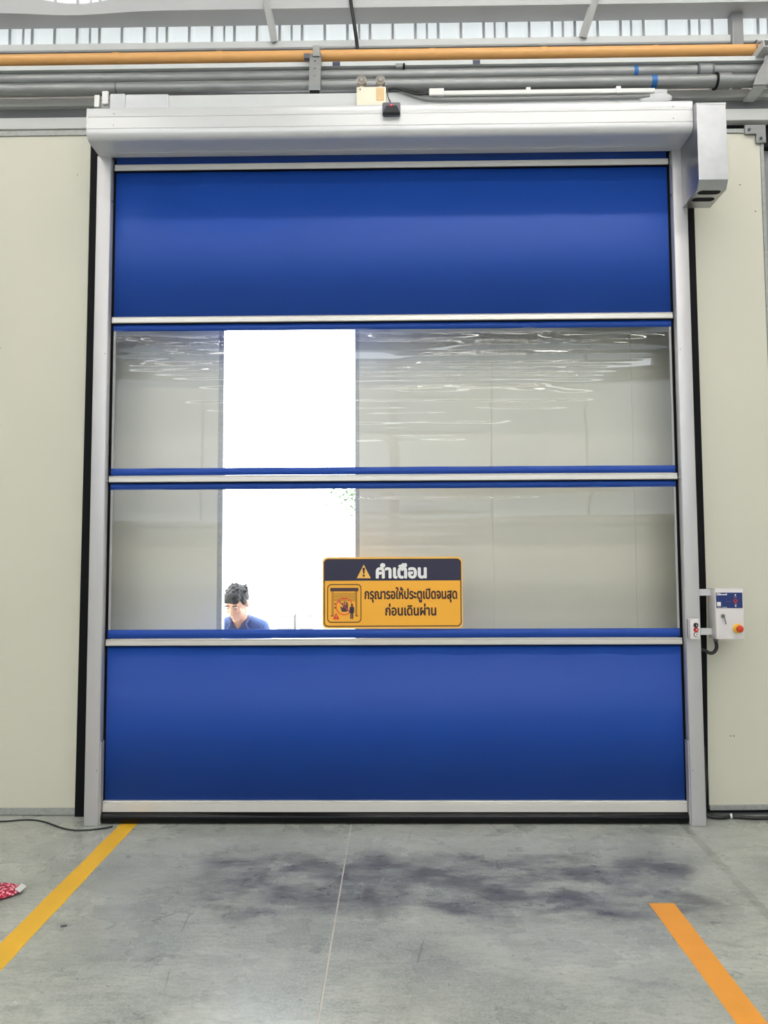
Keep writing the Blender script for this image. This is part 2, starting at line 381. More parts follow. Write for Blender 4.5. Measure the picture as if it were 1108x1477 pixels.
# profiled white siding high on the wall
up = struct(MB().box(-7.4, 7.4, .47, .52, 6.0, 7.2).build('wall_upper', M['siding']))
def siding_sheet(x0, n, pitch):
    b = MB(); prof = []
    for k in range(n):
        x = x0+k*pitch
        prof += [(x, .44), (x+.016, .408), (x+.034, .408), (x+.05, .44)]
        prof += [(x+.095, .44), (x+.100, .434), (x+.108, .434), (x+.113, .44)] if k % 3 == 1 else []
    prof.append((x0+n*pitch+.004, .44))
    lo = [b.bm.verts.new((x, y, 5.14)) for x, y in prof]; hi = [b.bm.verts.new((x, y, 7.2)) for x, y in prof]
    for i in range(len(prof)-1):
        b.bm.faces.new((lo[i], lo[i+1], hi[i+1], hi[i]))
    sh = b.build('siding_sheet', M['sheet'], up)
    for k in range(n):
        x = x0+k*pitch; MB().box(x+.013, x+.030, .400, .407, 5.20, 7.2).build('rib_shade_strip', M['rib_shade'], sh)  # grey strip painted as shade along the rib
        if k % 3 == 1: MB().box(x+.096, x+.112, .428, .433, 5.20, 7.2).build('rib_shade_strip', M['rib_shade_pale'], sh)
for x0, x1 in ((-7.4, -5.7), (5.7, 7.4)): MB().box(x0, x1, .47, .52, 4.6, 6.0).build('siding_end', M['siding'], up)
for i in range(12): siding_sheet(-5.76+i*.96, 6, .16)
struct(MB().box(-7.4, 7.4, .405, .438, 4.45, 5.19).build('wall_backing_sheet', M['backing']))

# steel framing high on the wall
def sagbeam():
    b = MB(); xs = [-7.4+.1*k for k in range(149)]
    ring = []
    for x in xs:
        s = -.05*math.exp(-((x+2.16)/.34)**2); t = -.045*math.exp(-((x+2.12)/.26)**2)
        ring.append([b.bm.verts.new(q) for q in ((x, .20, 5.347+s*.5), (x, .37, 5.353), (x, .37, 5.46), (x, .20, 5.462+t+s*.3))])
    for i in range(len(xs)-1):
        for k in range(4): b.bm.faces.new((ring[i][k], ring[i][(k+1)%4], ring[i+1][(k+1)%4], ring[i+1][k]))
    b.bm.faces.new(ring[0]); b.bm.faces.new(ring[-1][::-1])
    return b.build('roof_beam', mat('beam_grey_paint', (186,186,188), .5, var=.06, vs=3), smooth=True)
tag(sagbeam(), 'wide grey steel beam with a dented left stretch, above the ribbed white siding', 'beam')
g = thing('wall_girt', 'light grey folded steel girt along the foot of the ribbed siding', 'girt', (0,.33,5.16))
MB().box(-7.4, 7.4, .33, .41, 5.163, 5.212, .004).build('girt_web', M['steel_light'], g)
MB().box(-7.4, 7.4, .33, .404, 5.150, 5.163, .002).build('girt_flange', M['steel'], g)
tag(MB().box(2.355, 2.43, .30, .372, 5.05, 5.353, .003).build('steel_post', M['steel']), 'short dark grey steel post between the beam and girt on the right', 'post')
def brace(a, b, label):
    a, b = Vector(a), Vector(b); d = b-a; q = d.to_track_quat('Z', 'Y').to_matrix()
    o = thing('roof_brace', label, 'brace', tuple(a))
    m = MB(); m.box(-.021, .021, -.021, .021, -d.length/2, d.length/2, .003)
    bmesh.ops.rotate(m.bm, cent=(0,0,0), matrix=q, verts=m.bm.verts[:]); bmesh.ops.translate(m.bm, vec=(a+b)/2, verts=m.bm.verts[:])
    m.build('tube', M['steel_light'], o)
    m = MB(); e = a-d.normalized()*.002
    m.box(-.015, .015, -.015, .015, -.003, .003); bmesh.ops.rotate(m.bm, cent=(0,0,0), matrix=q, verts=m.bm.verts[:]); bmesh.ops.translate(m.bm, vec=e, verts=m.bm.verts[:])
    m.build('tube_end', M['black'], o)
brace((-.835, .168, 5.40), (-.80, .322, 5.20), 'square steel brace tube leaning between beam and girt, over the strut hanger')
brace((1.40, .168, 5.41), (1.335, .322, 5.20), 'square steel brace tube leaning between beam and girt, over the blue tape marks')

# girts beside and behind the door head
g = thing('channel_girt', 'dull grey steel channel running behind the pipes above the cream panels', 'girt', (0,.2,4.6))
MB().box(-7.4, 7.4, .20, .26, 4.678, 4.735, .003).build('upper_flange', M['steel_light'], g)
MB().box(-7.4, 7.4, .235, .26, 4.60, 4.678).build('web', M['steel'], g)
MB().box(-7.4, 7.4, .215, .235, 4.594, 4.602).build('lower_flange', M['steel'], g)
tag(MB().box(-7.4, 7.4, .185, .25, 4.512, 4.592, .006).build('track_beam', M['white_plastic'], smooth=True), 'white painted track beam along the top of the cream panels', 'beam')
struct(MB().box(-7.4, 7.4, .25, .3, 4.36, 4.53).build('gap_shade_strip', M['black']))  # black strip standing in for shade in the gap over the panels
x = 2.56
tag(MB().box(2.50, 2.64, .30, .42, 0, 4.36, .004).build('steel_column', M['steel']), 'grey steel column at the far edge of the right cream panel', 'column')

# pipes along the wall
def pipe(name, label, cat, y, z, r, m, x0=-7.39, x1=7.39, group=None):
    o = thing(name, label, cat, (0, y, z), group)
    MB().cyl((x0, y, z), (x1, y, z), r, n=24).build('pipe_body', m, o, smooth=True); return o
op = pipe('gas_pipe', 'orange-yellow painted pipe running across the wall above the grey pipes', 'pipe', .10, 4.939, .035, M['orange'])
for x in (-1.82, -1.13, .28, 1.02, 1.75):
    MB().cyl((x-.018, .10, 4.939), (x+.018, .10, 4.939), .0375, n=20).build('pipe_clip', M['orange'], op, smooth=True)
    MB().box(x-.022, x+.022, .13, .380, 4.905, 4.925).build('clip_arm', M['galv'], op)
for x, lb in ((-1.82, 'above the left end of the door hood'), (-1.13, 'between hood end and strut hanger'), (.28, 'above the white conduit end'), (1.02, 'above the middle of the white conduit'), (1.75, 'beside the pipe couplings')):
    o = thing('pipe_post', 'small grey steel post behind the orange pipe, '+lb, 'post', (x, .39, 4.737))
    MB().box(x-.024, x+.004, .382, .404, 4.737, 5.148).build('post_body', M['steel'], o); MB().box(x+.012, x+.024, .390, .404, 4.737, 5.148).build('post_lip', M['steel'], o)
p1 = pipe('upper_grey_pipe', 'upper galvanised steel pipe with one blue tape mark and a steel angle on top', 'pipe', .10, 4.795, .041, M['galv'])
MB().prism([(.055,4.838),(.055,4.868),(.062,4.868),(.062,4.845),(.15,4.845),(.15,4.838)], -7.39, 7.39).build('steel_angle', M['steel_light'], p1)
MB().cyl((1.60,.10,4.795),(1.628,.10,4.795),.0418,n=24).build('tape_mark', M['tape_blue'], p1, smooth=True)
MB().cyl((2.02,.10,4.795),(2.12,.10,4.795),.049,n=24).build('coupling', M['galv'], p1, smooth=True)
for x in (2.02, 2.112): MB().cyl((x-.006,.10,4.795),(x+.006,.10,4.795),.052,n=24).build('coupling_ring', M['dark_grey'], p1, smooth=True)
for x0, x1 in ((-.375, -.325), (.545, .593)):
    MB().box(x0, x1, .0525, .0555, 4.839, 4.865).build('navy_label', M['tape_navy'], p1)
MB().cyl((.04,.07,4.835),(.085,.07,4.835),.022,n=16).build('conduit_joint', M['galv'], p1, smooth=True)
MB().cyl((.088,.07,4.835),(.10,.07,4.835),.024,n=16).build('conduit_ring', M['black'], p1, smooth=True)
p2 = pipe('lower_grey_pipe', 'lower galvanised steel pipe just above the door hood, with blue tape and coupling', 'pipe', .06, 4.703, .041, M['galv'])
MB().cyl((1.70,.06,4.703),(1.737,.06,4.703),.0418,n=24).build('tape_mark', M['tape_blue'], p2, smooth=True)
MB().cyl((2.125,.06,4.703),(2.215,.06,4.703),.049,n=24).build('coupling', M['galv'], p2, smooth=True)
MB().cyl((2.118,.06,4.703),(2.130,.06,4.703),.053,n=24).build('coupling_ring', M['black'], p2, smooth=True)
MB().cyl((-1.80,.06,4.703),(-1.79,.06,4.703),.0425,n=24).build('pipe_seam', M['dark_grey'], p2, smooth=True)

# hangers holding the pipes
h = thing('strut_hanger', 'perforated rusty steel strut clamped over the grey pipes left of the emergency light', 'bracket', (-.47,.03,4.63))
MB().prism([(.05,4.90),(.014,4.80),(.014,4.62),(-.035,4.60),(-.045,4.64),(.005,4.86),(.02,4.90)], -.52, -.445).build('strut', M['galv'], h)
MB().box(-.50, -.455, .0, .055, 4.87, 4.945, .004).build('pipe_clamp', M['galv'], h)
MB().box(-.56, -.515, .02, .05, 4.87, 4.905, .003).build('clamp_tab', M['dark_grey'], h)
for z in (4.70, 4.76, 4.82): MB().box(-.49, -.478, -.045+(z-4.62)*.22, -.02+(z-4.62)*.22, z, z+.02).build('slot', M['black'], h)
MB().box(-.515, -.45, -.045, .012, 4.592, 4.612).build('strut_foot', M['black'], h)
h = thing('channel_bracket', 'galvanised C-channel arm under the orange pipe at the right end', 'bracket', (2.40,.1,4.86))
c = MB()
c.box(2.385, 2.391, -.06, .40, 4.852, 4.900); c.box(2.391, 2.44, -.06, .40, 4.894, 4.900); c.box(2.391, 2.44, -.06, .40, 4.852, 4.858); c.box(2.434, 2.44, -.06, .40, 4.886, 4.894); c.box(2.434, 2.44, -.06, .40, 4.858, 4.866)
c.build('channel', M['steel_light'], h)
MB().tube(spline([(2.40,.06,4.90),(2.40,.055,4.97),(2.408,.10,4.99),(2.416,.145,4.97),(2.416,.145,4.90)]), .004, 6).build('u_bolt', M['dark_grey'], h)
MB().box(2.23, 2.30, .39, .404, 4.86, 4.99).build('wall_plate', M['white_plastic'], h)
h = thing('pipe_support', 'slanted galvanised gusset bracket under the grey pipes at the right end', 'bracket', (2.45,.1,4.6))
MB().poly([(2.36,4.70),(2.44,4.84),(2.475,4.90),(2.505,4.90),(2.51,4.84),(2.43,4.64),(2.34,4.64)], .003, .015).build('gusset', M['galv'], h)
MB().box(2.36, 2.43, .015, .19, 4.640, 4.655).build('arm', M['steel_light'], h)

# ------------------------------------------------------------------ the roll-up door
D = thing('roll_up_door', 'blue high-speed roll-up door with two clear window bands and white hood', 'door')
XL, XR = -1.772, 1.772
def fabric(z0, z1):
    b = MB(); n = 24
    rows = [[(XL+(XR-XL)*i/n, .010+.0015*math.sin(i*1.7+z0*9), z) for i in range(n+1)] for z in (z0, z1)]
    V = [[b.bm.verts.new(p) for p in r] for r in rows]; W = [[b.bm.verts.new((p[0], p[1]+.003, p[2])) for p in r] for r in rows]
    for i in range(n):
        b.bm.faces.new((V[0][i], V[0][i+1], V[1][i+1], V[1][i])); b.bm.faces.new((W[0][i+1], W[0][i], W[1][i], W[1][i+1]))
        for k in (0, 1): b.bm.faces.new((V[k][i+1], V[k][i], W[k][i], W[k][i+1]))
    return b.build('fabric_panel', M['blue'], D, smooth='all')
for z0, z1 in ((4.145, 4.45), (3.145, 4.118), (3.062, 3.112), (2.136, 2.182), (2.046, 2.094), (1.118, 1.172), (.134, 1.076)): fabric(z0, z1)
def pane(z0, z1, wr, buckles):
    """clear sheet with fine horizontal wrinkles (z, width, depth, x from, x to) and soft buckles under its top edge"""
    b = MB(); nx, nz = 70, int((z1-z0)/.0042)
    x0, x1 = XL+.01, XR-.01
    def off(x, z):
        y = .0006*math.sin(x*1.3+z*4)
        for zc, w, d, a, e in wr:
            t = (z-zc-.004*math.sin(x*2.1+zc*30))/w
            if abs(t) < 3.5:
                m = 1/(1+math.exp(-(x-a)/.05))/(1+math.exp((x-e)/.05)); y += d*m*math.exp(-t*t)*(1+.35*math.sin(x*7+zc*50))
        for xc, zc, wx, wz, d in buckles:
            y += d*math.exp(-((x-xc)/wx)**2-((z-zc)/wz)**2)
        return y
    V = [[b.bm.verts.new((x0+(x1-x0)*i/nx, .0095+off(x0+(x1-x0)*i/nx, z0+(z1-z0)*k/nz), z0+(z1-z0)*k/nz)) for i in range(nx+1)] for k in range(nz+1)]
    for k in range(nz):
        for i in range(nx): b.bm.faces.new((V[k][i], V[k][i+1], V[k+1][i+1], V[k+1][i]))
    return b.build('window_pane', M['vinyl'], D, smooth='all')
random.seed(21)
wr = []
for z, a, e in ((2.99,.6,1.66),(2.985,-1.7,-.95),(2.955,.5,1.66),(2.95,-1.7,-.95),(2.92,.4,1.66),(2.925,-1.7,-.95),(2.89,.2,1.66),(2.885,-1.7,-.9),(2.855,-.4,1.5),(2.86,-1.6,-.9),(2.82,-1.6,1.3),(2.79,-1.4,1.3),(2.765,-1.3,1.25),(2.735,-.3,1.25),(2.705,-.3,.9),(2.68,-1.2,.9),(2.66,.0,1.0),(2.64,-.2,1.25),(2.615,-1.2,1.2),(2.59,-1.3,1.2),(2.56,-1.2,1.2),(2.53,-.3,.6),(2.50,-.3,.6),(2.475,-.3,.8),(2.45,-.3,.8),(2.42,-.3,.7),(2.385,-.3,.7),(2.36,-.3,.5),(2.33,-.3,.5)):
    w = random.uniform(.009,.018); wr.append((z, w, w*random.uniform(.05,.11)*random.choice((1,1,-1)), a, e))
pane(2.176, 3.070, wr, [(-1.35, 3.03, .30, .035, .014), (-1.55, 3.0, .12, .05, -.007), (1.35, 3.03, .35, .035, .014), (1.05, 3.01, .12, .04, -.006), (.2, 3.04, .5, .03, .006)])
wr = [(z, .012, random.uniform(.0010,.0018), a, e) for z, a, e in ((2.03,-1.3,.5),(2.0,-.3,.9),(1.88,-.3,.4),(1.83,-.2,.3),(1.77,-.25,.35),(1.69,-.1,.3),(1.64,-.1,.25),(1.36,-1.3,-.3))]
pane(1.166, 2.052, wr, [(.3, 2.01, .8, .03, .006)])
M['hem'] = mat('milky_weld_strip', (168,167,168), .4, var=.05)
for z0, z1 in ((2.182, 3.062), (1.172, 2.046)):
    for a, b_ in ((XL+.003, XL+.016), (XR-.016, XR-.003)): MB().box(a, b_, .006, .013, z0, z1).build('window_hem', M['hem'], D)
def slat(zc, h, name='stiffener_bar'):
    z0, z1 = zc-h/2, zc+h/2
    prof = [(.012,z0),(-.010,z0),(-.014,z0+.004),(-.014,z0+h*.55),(-.011,z0+h*.60),(-.011,z1-h*.16),(-.015,z1-h*.10),(-.010,z1),(.012,z1)]
    o = MB().prism(prof, -1.775, 1.775).build(name, M['slat'], D)
    MB().box(-1.7755, 1.7755, -.006, .011, z0-.005, z0).build('under_bar_strip', M['black'], o)  # thin black strip along the lower edge of the bar
    return o
for zc in (4.131, 3.130, 2.112, 1.095): slat(zc, .040)
bar = MB().prism([(.014,.072),(-.016,.072),(-.016,.122),(-.012,.126),(-.012,.130),(-.018,.132),(-.014,.136),(.014,.136)], -1.775, 1.775).build('bottom_bar', M['slat'], D)
prof = [(.03,.073)]+[(-.012-.022*math.sin(PI*k/8)**.7, .072-.070*k/8) for k in range(9)]+[(.03,.002)]
MB().prism(prof, -1.79, 1.79).build('bottom_seal', M['rubber'], D, smooth=True)
for sgn in (-1, 1):
    a, b_ = sorted((sgn*1.784, sgn*1.874))
    col = MB().box(a, b_, -.055, .004, 0, 4.19, .006, 3).build('guide_column', M['column'], D, smooth=True)
    a, b_ = sorted((sgn*1.800, sgn*1.874)); MB().box(a, b_, .004, .118, 0, 4.19, .003).build('column_back', M['column'], col)
    a, b_ = sorted((sgn*1.769, sgn*1.800)); MB().box(a, b_, .0135, .05, 0, 4.19).build('guide_seal', M['black'], col)
    a, b_ = sorted((sgn*1.7785, sgn*1.784)); MB().box(a, b_, -.045, .004, .0, .50, .001).build('side_cover', M['column'], col)
    for z in (.50, 2.1, 3.9): MB().cyl((sgn*1.784,-.03,z), (sgn*1.778,-.03,z), .007, n=10).build('screw', M['chrome'], col)
    for z in (.33, 2.9): MB().cyl((sgn*(1.80 if sgn > 0 else 1.80),-.055,z), (sgn*1.80,-.057,z), .003, n=8).build('screw', M['dark_grey'], col)
# hood: extruded profile with two fine grooves and a rounded lower edge
def hoodprof(g=.003):
    p = [(-.04,4.182)]
    p += [(-.225,4.182)]+[(-.225-.045*math.sin(math.radians(a)), 4.227-.045*math.cos(math.radians(a))) for a in range(12, 91, 13)]
    p += [(-.270,4.237),(-.270+g,4.238),(-.270+g,4.241),(-.270,4.242),(-.270,4.311),(-.270+g,4.312),(-.270+g,4.315),(-.270,4.316)]
    p += [(-.270,4.362),(-.262,4.374),(-.20,4.385),(.05,4.43),(.05,4.30),(-.04,4.24)]
    return p
hd = MB().prism(hoodprof(), -1.852, 1.838).build('hood', M['hood'], D, smooth=True)
cp = [(-.04,4.180),(-.2255,4.180)]+[(-.2255-.0465*math.sin(math.radians(a)), 4.227-.0465*math.cos(math.radians(a))) for a in range(12, 91, 13)]+[(-.272,4.364),(-.263,4.376),(.05,4.432),(.05,4.30),(-.04,4.238)]
MB().prism(cp, -1.858, -1.852).build('end_cap', M['hood'], hd, smooth=True)
MB().box(-1.80, 1.80, -.10, -.096, 4.1795, 4.183).build('hood_lip', M['steel_light'], hd)
for x in (-1.69, 1.72):
    for z in (4.335, 4.262): MB().cyl((x,-.270,z),(x,-.272,z),.004,n=8).build('rivet', M['steel'], hd)
# motor cover on the right end
mp = [(-.322,3.850),(-.322,4.320),(-.312,4.330),(-.05,4.372),(-.05,3.803),(-.292,3.803)]
mc = MB().prism(mp, 1.840, 2.014).build('motor_cover', M['cover'], D)
MB().box(1.8385, 2.0155, -.3235, -.318, 4.312, 4.324).build('cover_lip', M['steel_light'], mc)
for y in (-.255, -.165):
    b = MB(); pts = rrect(1.858, 1.994, y-.026, y+.026, .025)
    a = [b.bm.verts.new((x, q, 3.8025)) for x, q in pts]; e = [b.bm.verts.new((x, q, 3.8035)) for x, q in pts]
    b.bm.faces.new(a); b.bm.faces.new(e[::-1])
    for i in range(len(pts)): b.bm.faces.new((a[i], a[(i+1)%len(pts)], e[(i+1)%len(pts)], e[i]))
    b.build('vent_slot', M['black'], mc)
MB().box(1.848, 2.006, -.05, .12, 4.02, 4.34).build('motor_mount', M['steel'], mc)
MB().box(-1.70, 1.70, -.04, .115, 4.30, 4.42).build('roller_housing', M['steel'], D)

# beam behind the hood, wrapped at both ends
mb = thing('mounting_beam', 'smooth pale grey beam above and behind the white door hood', 'beam', (0,0,4.43))
MB().box(-1.80, 1.77, -.05, .04, 4.43, 4.588, .006).build('beam_body', M['steel_light'], mb, smooth=True)
for x0, x1, z1 in ((-1.80, -1.70, 4.600), (-1.70, -1.42, 4.594)): MB().box(x0, x1, -.058, -.03, 4.46, z1, .010, 3).build('film_wrap', M['soft_wrap'], mb, smooth=True)
MB().sph((1.69, -.05, 4.525), (.11, .022, .040), 20, 12).build('film_wrap', M['soft_wrap'], mb, smooth='all')
for x0, x1, z0, z1 in ((-1.905, -1.872, 4.52, 4.60), (-1.855, -1.815, 4.54, 4.625)):
    MB().box(x0, x1, -.045, -.03, z0, z1, .003).build('mounting_tab', M['white_plastic'], mb)
MB().box(-1.905, -1.80, -.03, .0, 4.44, 4.58).build('bracket_plate', M['galv'], mb)
cd = thing('cable_conduit', 'white plastic cable conduit clipped along the beam right of the emergency light', 'conduit', (1,-.07,4.6))
MB().box(.30, 1.68, -.085, -.055, 4.545, 4.573, .004).build('trunking', M['white_plastic'], cd)
MB().box(.25, .345, -.092, -.0505, 4.541, 4.585, .004).build('end_fitting', M['white_plastic'], cd)
for x in (.88, 1.45): MB().box(x-.015, x+.015, -.088, -.052, 4.543, 4.587, .003).build('clip', M['white_plastic'], cd)
for k, (dz, dy) in enumerate(((0, 0), (-.013, -.01))):
    MB().tube(spline([(.25,-.07+dy,4.567+dz),(.17,-.075+dy,4.575+dz*1.6),(.08,-.07+dy,4.595+dz),(.03,-.066,4.602),(-.01,-.062,4.598)]), .0075, 8).build('cable', M['cable'], cd, smooth='all')
MB().tube(spline([(.08,-.065,4.59),(.17,-.066,4.55),(.30,-.064,4.528),(.7,-.064,4.525),(1.2,-.064,4.527),(1.65,-.064,4.53)]), .012, 8).build('grey_sleeve', M['steel'], cd, smooth='all')
hc = MB().tube(spline([(-.265,.19,5.42),(-.255,.18,5.33),(-.235,.20,5.20),(-.22,.25,5.08),(-.215,.27,4.86)]), .012, 8).build('hanging_cable', M['cable'], smooth='all')
tag(hc, 'black cable hanging from the beam behind the orange pipe', 'cable')

# emergency light
e = thing('emergency_light', 'cream twin-head emergency light standing on the beam above the door hood', 'emergency light', (-.116,-.06,4.50))
MB().box(-.209, -.023, -.12, -.055, 4.44, 4.583, .006).build('housing', M['cream_plastic'], e, smooth=True)
MB().box(-.085, -.035, -.1225, -.118, 4.49, 4.572, .003).build('amber_panel', M['amber_panel'], e)
MB().cyl((-.186,-.1195,4.565),(-.186,-.122,4.565),.005,n=8).build('indicator', M['dark_grey'], e)
for x in (-.178, -.058):
    hd2 = MB().cyl((x, -.10, 4.640), (x, -.03, 4.628), .031, .024, n=20).build('lamp_head', M['lamp_case'], e, smooth=True)
    MB().cyl((x, -.104, 4.6405), (x, -.099, 4.640), .024, n=20).build('lens', M['glass_lens'], hd2, smooth=True)
    MB().cyl((x, -.1055, 4.6408), (x, -.103, 4.6405), .011, n=14).build('bulb', M['steel'], hd2, smooth=True)
    MB().cyl((x, -.075, 4.580), (x, -.07, 4.618), .017, .013, n=12).build('lamp_base', M['cream_plastic'], e, smooth=True)
# motion sensor on the hood
s = thing('motion_sensor', 'small black wedge-shaped motion sensor with red light on the hood face', 'sensor', (.01,-.272,4.28))
b = MB(); b.poly(rrect(-.044, .066, 4.292, 4.372, .012), -.290, -.2705); b.build('backplate', M['dark_grey'], s)
b = MB(); f_ = [b.bm.verts.new(q) for q in ((-.042,-.29,4.296),(.064,-.29,4.296),(.046,-.29,4.350),(-.024,-.29,4.350),(-.040,-.318,4.294),(.062,-.318,4.294),(.042,-.300,4.346),(-.020,-.300,4.346))]
for q in ((0,1,5,4),(1,2,6,5),(2,3,7,6),(3,0,4,7),(4,5,6,7),(3,2,1,0)): b.bm.faces.new([f_[i] for i in q])
b.build('sensor_wedge', M['black_plastic'], s)
MB().sph((.011,-.301,4.349), .0045, 10, 8).build('indicator_light', M['led_red'], s)
for x in (-.002, .024): MB().sph((x,-.300,4.345), .004, 8, 6).build('indicator_light', M['red'], s)
MB().tube(spline([(.004,-.282,4.372),(.0,-.270,4.40),(.012,-.20,4.41),(.018,-.13,4.44),(-.008,-.10,4.52),(-.02,-.085,4.60)]), .003, 6).build('sensor_cable', M['cable'], s, smooth='all')

# ------------------------------------------------------------------ control box, push buttons, hoses
b = thing('control_box', 'white metal control box with blue keypad and red-yellow stop knob', 'control box', (2.03,-.04,1.11))
MB().box(1.949, 2.118, -.10, .02, 1.113, 1.415, .006, 3).build('housing', M['box_white'], b, smooth=True)
MB().box(1.949, 2.118, -.099, .018, 1.4150, 1.4165).build('top_edge', M['white_plastic'], b)
kp = MB().box(1.953, 2.110, -.1025, -.0995, 1.300, 1.393).build('keypad', M['panel_blue'], b)
MB().box(1.957, 1.974, -.1035, -.1022, 1.377, 1.390).build('logo_mark', M['sign_white'], kp)
MB().box(1.961, 1.967, -.1040, -.1033, 1.3805, 1.387).build('logo_centre', M['sign_navy'], kp)
for k in range(6): MB().box(1.976+k*.0072, 1.982+k*.0072, -.1035, -.1022, 1.3775, 1.384+(.003 if k in (0, 5) else 0)).build('logo_letter', M['sign_white'], kp)
MB().box(1.957, 1.980, -.1035, -.1022, 1.314, 1.337).build('white_label', M['sign_white'], kp)
MB().box(1.957, 1.980, -.1035, -.1022, 1.302, 1.312).build('grey_label', M['steel'], kp)
MB().box(1.986, 2.016, -.1035, -.1022, 1.303, 1.306).build('caption', M['steel_light'], kp)
MB().box(2.012, 2.046, -.1035, -.1022, 1.3385, 1.3395).build('caption', M['steel'], kp)
for z, r, m in ((1.379, .0045, 'sign_white'), (1.312, .0045, 'sign_white')): MB().cyl((2.068,-.1025,z),(2.068,-.104,z), r, n=12).build('key', M[m], kp)
for z in (1.367, 1.322): MB().box(2.061, 2.075, -.1035, -.1022, z-.001, z+.001).build('caption', M['steel_light'], kp)
MB().ring([(2.068+.0115*math.cos(a*PI/8), 1.344+.0115*math.sin(a*PI/8)) for a in range(16)], [(2.068+.006*math.cos(a*PI/8), 1.344+.006*math.sin(a*PI/8)) for a in range(16)], -.1045, -.1022).build('stop_key', M['red'], kp)
MB().cyl((2.068,-.1025,1.330),(2.068,-.104,1.330), .003, n=8).build('key', M['red'], kp)
lk = MB().cyl((1.988,-.100,1.254),(1.988,-.112,1.254), .012, n=16).build('key_lock', M['chrome'], b, smooth=True)
MB().box(1.9865, 1.9895, -.130, -.112, 1.246, 1.262).build('key', M['chrome'], lk)
MB().box(1.990, 1.996, -.127, -.124, 1.205, 1.248, rot=Matrix.Rotation(-.2, 3, 'Y')).build('spare_key', M['dark_grey'], lk)
es = MB().cyl((2.075,-.100,1.178),(2.075,-.110,1.178), .028, n=24).build('stop_collar', M['estop_yellow'], b, smooth=True)
MB().cyl((2.075,-.110,1.178),(2.075,-.128,1.178), .013, n=16).build('stop_stem', M['estop_yellow'], es, smooth=True)
MB().sph((2.075,-.136,1.178), (.022,.012,.022), 20, 10).build('stop_knob', M['estop_red'], es, smooth='all')
for z in (1.372, 1.134): MB().box(1.874, 1.952, -.03, -.024, z, z+.040, .001).build('mounting_strap', M['steel_light'], b)
MB().cyl((1.968,-.04,1.113),(1.968,-.04,1.096), .014, n=12).build('cable_gland', M['dark_grey'], b, smooth=True)
ho = MB().tube(spline([(1.968,-.04,1.096),(1.972,-.04,1.060),(1.958,-.038,1.032),(1.934,-.035,1.024),(1.905,-.032,1.038),(1.878,-.03,1.048)]), .0105, 12).build('cable_hose', M['cable'], smooth='all')
tag(ho, 'thick black hose looping from the control box to the guide column', 'hose')
u = thing('push_button_station', 'small white three-button box mounted on the right guide column', 'button box', (1.815,-.09,1.11))
MB().box(1.788, 1.846, -.115, -.070, 1.115, 1.236, .004, 3).build('front_cover', M['box_white'], u, smooth=True)
MB().box(1.790, 1.844, -.072, -.055, 1.118, 1.233, .002).build('back_case', M['dark_grey'], u)
for z, m, mm in ((1.200, 'black_plastic', 'steel_light'), (1.172, 'red', 'sign_white'), (1.144, 'sign_white', 'black')):
    q = MB().cyl((1.821,-.115,z),(1.821,-.120,z), .0145, n=20).build('button_collar', M['dark_grey' if m != 'red' else 'red'], u, smooth=True)
    MB().cyl((1.821,-.120,z),(1.821,-.127,z), .0115, n=20).build('button', M[m], q, smooth=True)
    if m == 'red': MB().box(1.817, 1.825, -.128, -.1265, z-.002, z+.003).build('button_symbol', M[mm], q)
    else: 
        t = 1 if m == 'black_plastic' else -1
        MB().poly([(1.817,z-.004*t),(1.825,z-.004*t),(1.821,z+.005*t)][::t], -.128, -.1265).build('button_symbol', M[mm], q)
for x in (1.795, 1.839): MB().cyl((x,-.115,1.230),(x,-.1162,1.230), .002, n=8).build('screw', M['dark_grey'], u)
# hoses on the floor at the right
hs = thing('floor_hose', 'black hose lying along the foot of the right cream panel with white ties', 'hose', (2.2,.1,0))
MB().tube(spline([(1.930,.105,.43),(1.932,.105,.34),(1.936,.100,.27),(1.928,.103,.16),(1.925,.10,.05),(1.945,.085,.016),(2.02,.07,.0125),(2.09,.085,.0125),(2.20,.062,.0125),(2.30,.06,.0125),(2.40,.085,.0125),(2.55,.10,.0125),(2.8,.09,.0125)]), .0115, 10).build('hose_body', M['cable'], hs, smooth='all')
for x, y in ((2.075,.082), (2.375,.080)):
    MB().cyl((x-.006,y,.0135),(x+.006,y,.0135), .0135, n=12).build('cable_tie', M['white_plastic'], hs)
MB().box(2.069, 2.081, .075, .078, .012, .034).build('tie_tail', M['white_plastic'], hs)
tag(MB().tube(spline([(-2.70,.03,.005),(-2.42,.016,.005),(-2.30,.042,.005),(-2.216,.042,.005),(-2.12,-.005,.005),(-2.043,-.06,.005),(-1.96,-.115,.005),(-1.881,-.140,.005),(-1.80,-.130,.005),(-1.73,-.106,.005),(-1.69,-.075,.005)]), .005, 8).build('extension_cord', M['cable'], smooth='all'), 'thin black cord curving over the floor past the left guide column', 'cord')

# ------------------------------------------------------------------ floor tape and cloth
def tape(name, pts, m, label, h=.0012):
    b = MB(); n = len(pts)//2; top = [b.bm.verts.new((x, y, h)) for x, y in pts]; bot = [b.bm.verts.new((x, y, .0001)) for x, y in pts]
    b.bm.faces.new(top)
    k = len(pts)
    for i in range(k): b.bm.faces.new((top[i], bot[i], bot[(i+1)%k], top[(i+1)%k]))
    return tag(b.build(name, m), label, 'floor tape')
def strip(x0a, x0b, y0, x1a, x1b, y1, n, jit):
    random.seed(5); L_ = []; R_ = []
    for i in range(n+1):
        t = i/n; y = y0+(y1-y0)*t
        L_.append((x0a+(x1a-x0a)*t+random.uniform(-jit, jit), y)); R_.append((x0b+(x1b-x0b)*t+random.uniform(-jit, jit), y))
    return L_+R_[::-1]
tape('floor_tape', strip(-1.664, -1.562, -.012, -1.618, -1.500, -3.2, 26, .0025), M['tape_yellow'], 'yellow floor tape running out from under the left end of the door')
